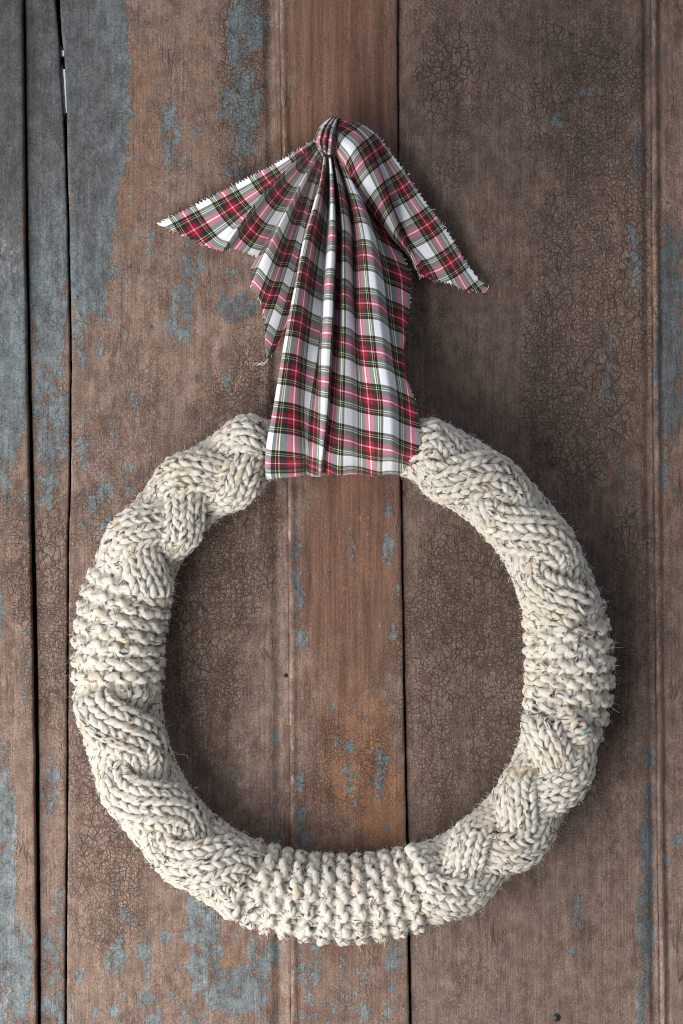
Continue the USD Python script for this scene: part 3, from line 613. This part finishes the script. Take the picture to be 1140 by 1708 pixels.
for y in FX:
    yy = np.full(len(FU), float(y))
    if y >= 777: yy += np.interp(FU, [-.05, .25, .6, 1.1, 1.4, 1.8, 2.25, 2.7, 3.1, 3.6, 4.0, 4.4, 4.75], [9, 5, 1, -4, 2, 3, -4, 2, -2.5, 3, -2.5, 1, 9])
    b, a = FB[y]
    rows.append([(x, q, b + a * d) for x, q, d in zip(FX[y], yy, FD * 1.7)])
for y, d, k in ((790, 22, .95), (770, 8, .9), (735, 3.5, .88), (600, 4.5, .62), (430, 5, .4), (270, 12, .2)):
    rows.append([(575 + (x - 572) * k if y > 700 else 565 + (x - 572) * k, y, d + (.2 * e if y > 777 else .12 * e)) for x, e in zip(FX[745], FD)])
cloth('front_strip', ribbon, rows, FU, 'pleated strip hanging from the knot and wrapped under the wreath', nT=330, nW=330, skew=-0.95, vref=0.45, v0=.42, pink=(0, 0.016), teeth=190, wrinkle=.0009, wsd=3)

# left tail, fanned
LU = [0, .45, .95, 1.2, 1.42, 1.8, 2.15, 2.55, 2.9, 3.3, 3.75, 4.2, 4.6]
K0 = [(527 + 15 * s, 231 + 30 * s, 24 + 3 * math.sin(i * 2.1)) for i, s in enumerate(np.linspace(0, 1, 13))]
hemL = [(258,372,8),(300,391,10),(350,414,14),(373,420,24),(387,415,13),(410,423,9),(428,431,4),(417,452,14),(419,480,23),(435,505,18),(441,548,15),(445,602,11),(470,566,8)]
midL = [(398,301,14),(420,322,17),(440,332,20),(444,317,35),(452,330,22),(463,345,13),(474,352,6),(462,376,20),(466,376,33),(478,392,20),(490,405,11),(500,420,6),(512,418,5)]
m25 = [(466,266,19),(478,280,22),(488,282,25),(491,270,36),(494,283,24),(500,292,16),(506,298,10),(499,305,22),(503,304,36),(509,312,24),(516,318,13),(522,325,8),(528,326,6)]
m75 = [(328,337,11),(360,358,13),(394,376,17),(407,367,30),(418,374,17),(436,386,11),(450,392,4),(438,415,17),(441,428,28),(456,450,21),(466,478,14),(474,516,10),(494,500,5)]
cloth('tail', ribbon, [K0, m25, midL, m75, hemL], LU, 'fanned tail spreading left of the knot', nT=200, nW=240, skew=0, v0=.1, pink=(.016, 0), hem=.018, teeth=52, wrinkle=.0008, wsd=8)

# right tail
RU = [0, .4, .9, 1.4, 1.5, 2.0, 2.55, 2.75]
RR = [
 [(568,198,26),(565,198,29),(563,199,31),(561,202,33),(560,208,34),(559,218,34),(560,230,32),(561,240,28)],
 [(588,201,28),(585,202,31),(582,204,34),(579,206,36),(575,211,42),(567,228,46),(561,246,43),(562,254,36)],
 [(622,218,22),(616,221,25),(611,225,27),(606,229,28),(602,228,40),(586,248,46),(576,272,42),(578,280,32)],
 [(664,268,17),(652,272,20),(640,277,20),(629,282,19),(630,276,33),(606,290,39),(590,311,35),(593,320,24)],
 [(704,326,14),(689,331,18),(668,338,18),(648,346,16),(652,339,29),(635,342,32),(617,348,29),(621,357,20)],
 [(748,385,12),(729,390,16),(703,396,17),(670,402,16),(670,390,23),(659,388,24),(649,388,23),(653,396,18)],
 [(781,438,10),(762,445,14),(735,445,16),(703,437,15),(691,430,17),(686,427,18),(682,424,17),(684,430,15)],
 [(817,484,7),(790,490,11),(752,475,13),(716,466,12),(701,461,12),(696,451,12),(690,441,12),(689,437,12)]]
cloth('tail', ribbon, RR, RU, 'folded tail slanting down to the right of the knot', nT=200, nW=200, skew=0, v0=.3, pink=(.024, 0), hem=.016, teeth=48, wrinkle=.0007, wsd=15)

# knot: the cloth pulled over itself at the top
KR = [
 [(556,198,16),(560,196,20),(564,195,23),(568,196,24),(572,198,22)],
 [(541,204,30),(547,202,40),(553,203,44),(558,206,45),(562,211,40)],
 [(530,219,33),(537,218,44),(545,220,50),(553,224,50),(560,230,42)],
 [(526,232,30),(533,234,42),(542,238,49),(551,241,48),(559,245,40)],
 [(531,242,24),(537,248,36),(543,252,43),(550,254,43),(557,254,36)],
 [(538,246,12),(542,251,18),(547,256,22),(551,257,22),(555,256,18)]]
KK = []
for i, r_ in enumerate(KR):
    q = np.array(r_, float); f = PchipInterpolator(np.linspace(0, 1, 5), q, axis=0)(np.linspace(0, 1, 13))
    f[:, 2] += np.array([0, 1.8, -1.6, 2.2, 1.2, -2.2, 1.5, 2.4, -1.8, 1.0, 2.0, -1.5, 0]) * (1.3 if 0 < i < 5 else .5)
    f[:, 2] += 5; f[:, 0] += -1.5
    KK.append([tuple(z) for z in f])
cloth('knot', ribbon, KK, np.linspace(-.35, 1.35, 13), 'knot gathering the cloth at the top', nT=90, nW=120, v0=.35, wrinkle=.0006, wsd=31)
THREADS[0] += [P([446, 441, 435, 430, 426, 425], [600, 606, 607, 605, 607, 610], [.011, .011, .011, .010, .009, .008]), P([446, 443, 438, 433, 428], [601, 606, 609, 607, 610], [.011, .011, .011, .010, .009]), P([447, 442, 436, 431], [599, 605, 605, 609], [.012, .012, .011, .01])]
BLUEBITS = [P(np.array([620, 622, 625, 627]) + dx, np.array([214, 211, 209, 205]) + dy, [.018, .016, .014, .013]) for dx, dy in ((0, 0), (2, 3), (4, 6), (-2, 1), (10, 12), (14, 18), (18, 24))]
for nm, col, ls in (('loose_thread', (.78, .78, .78), THREADS[0]), ('loose_thread', (.33, .01, .03), THREADS[1]), ('loose_thread', (.02, .025, .024), THREADS[2]), ('loose_thread', (.6, .3, .34), THREADS[3]), ('loose_thread', (.03, .06, .22), BLUEBITS)):
    curves(nm, ls, 0.00026, plain('thread_%d' % used.get(ribbon + '/loose_thread', 0), col, .9), ribbon)
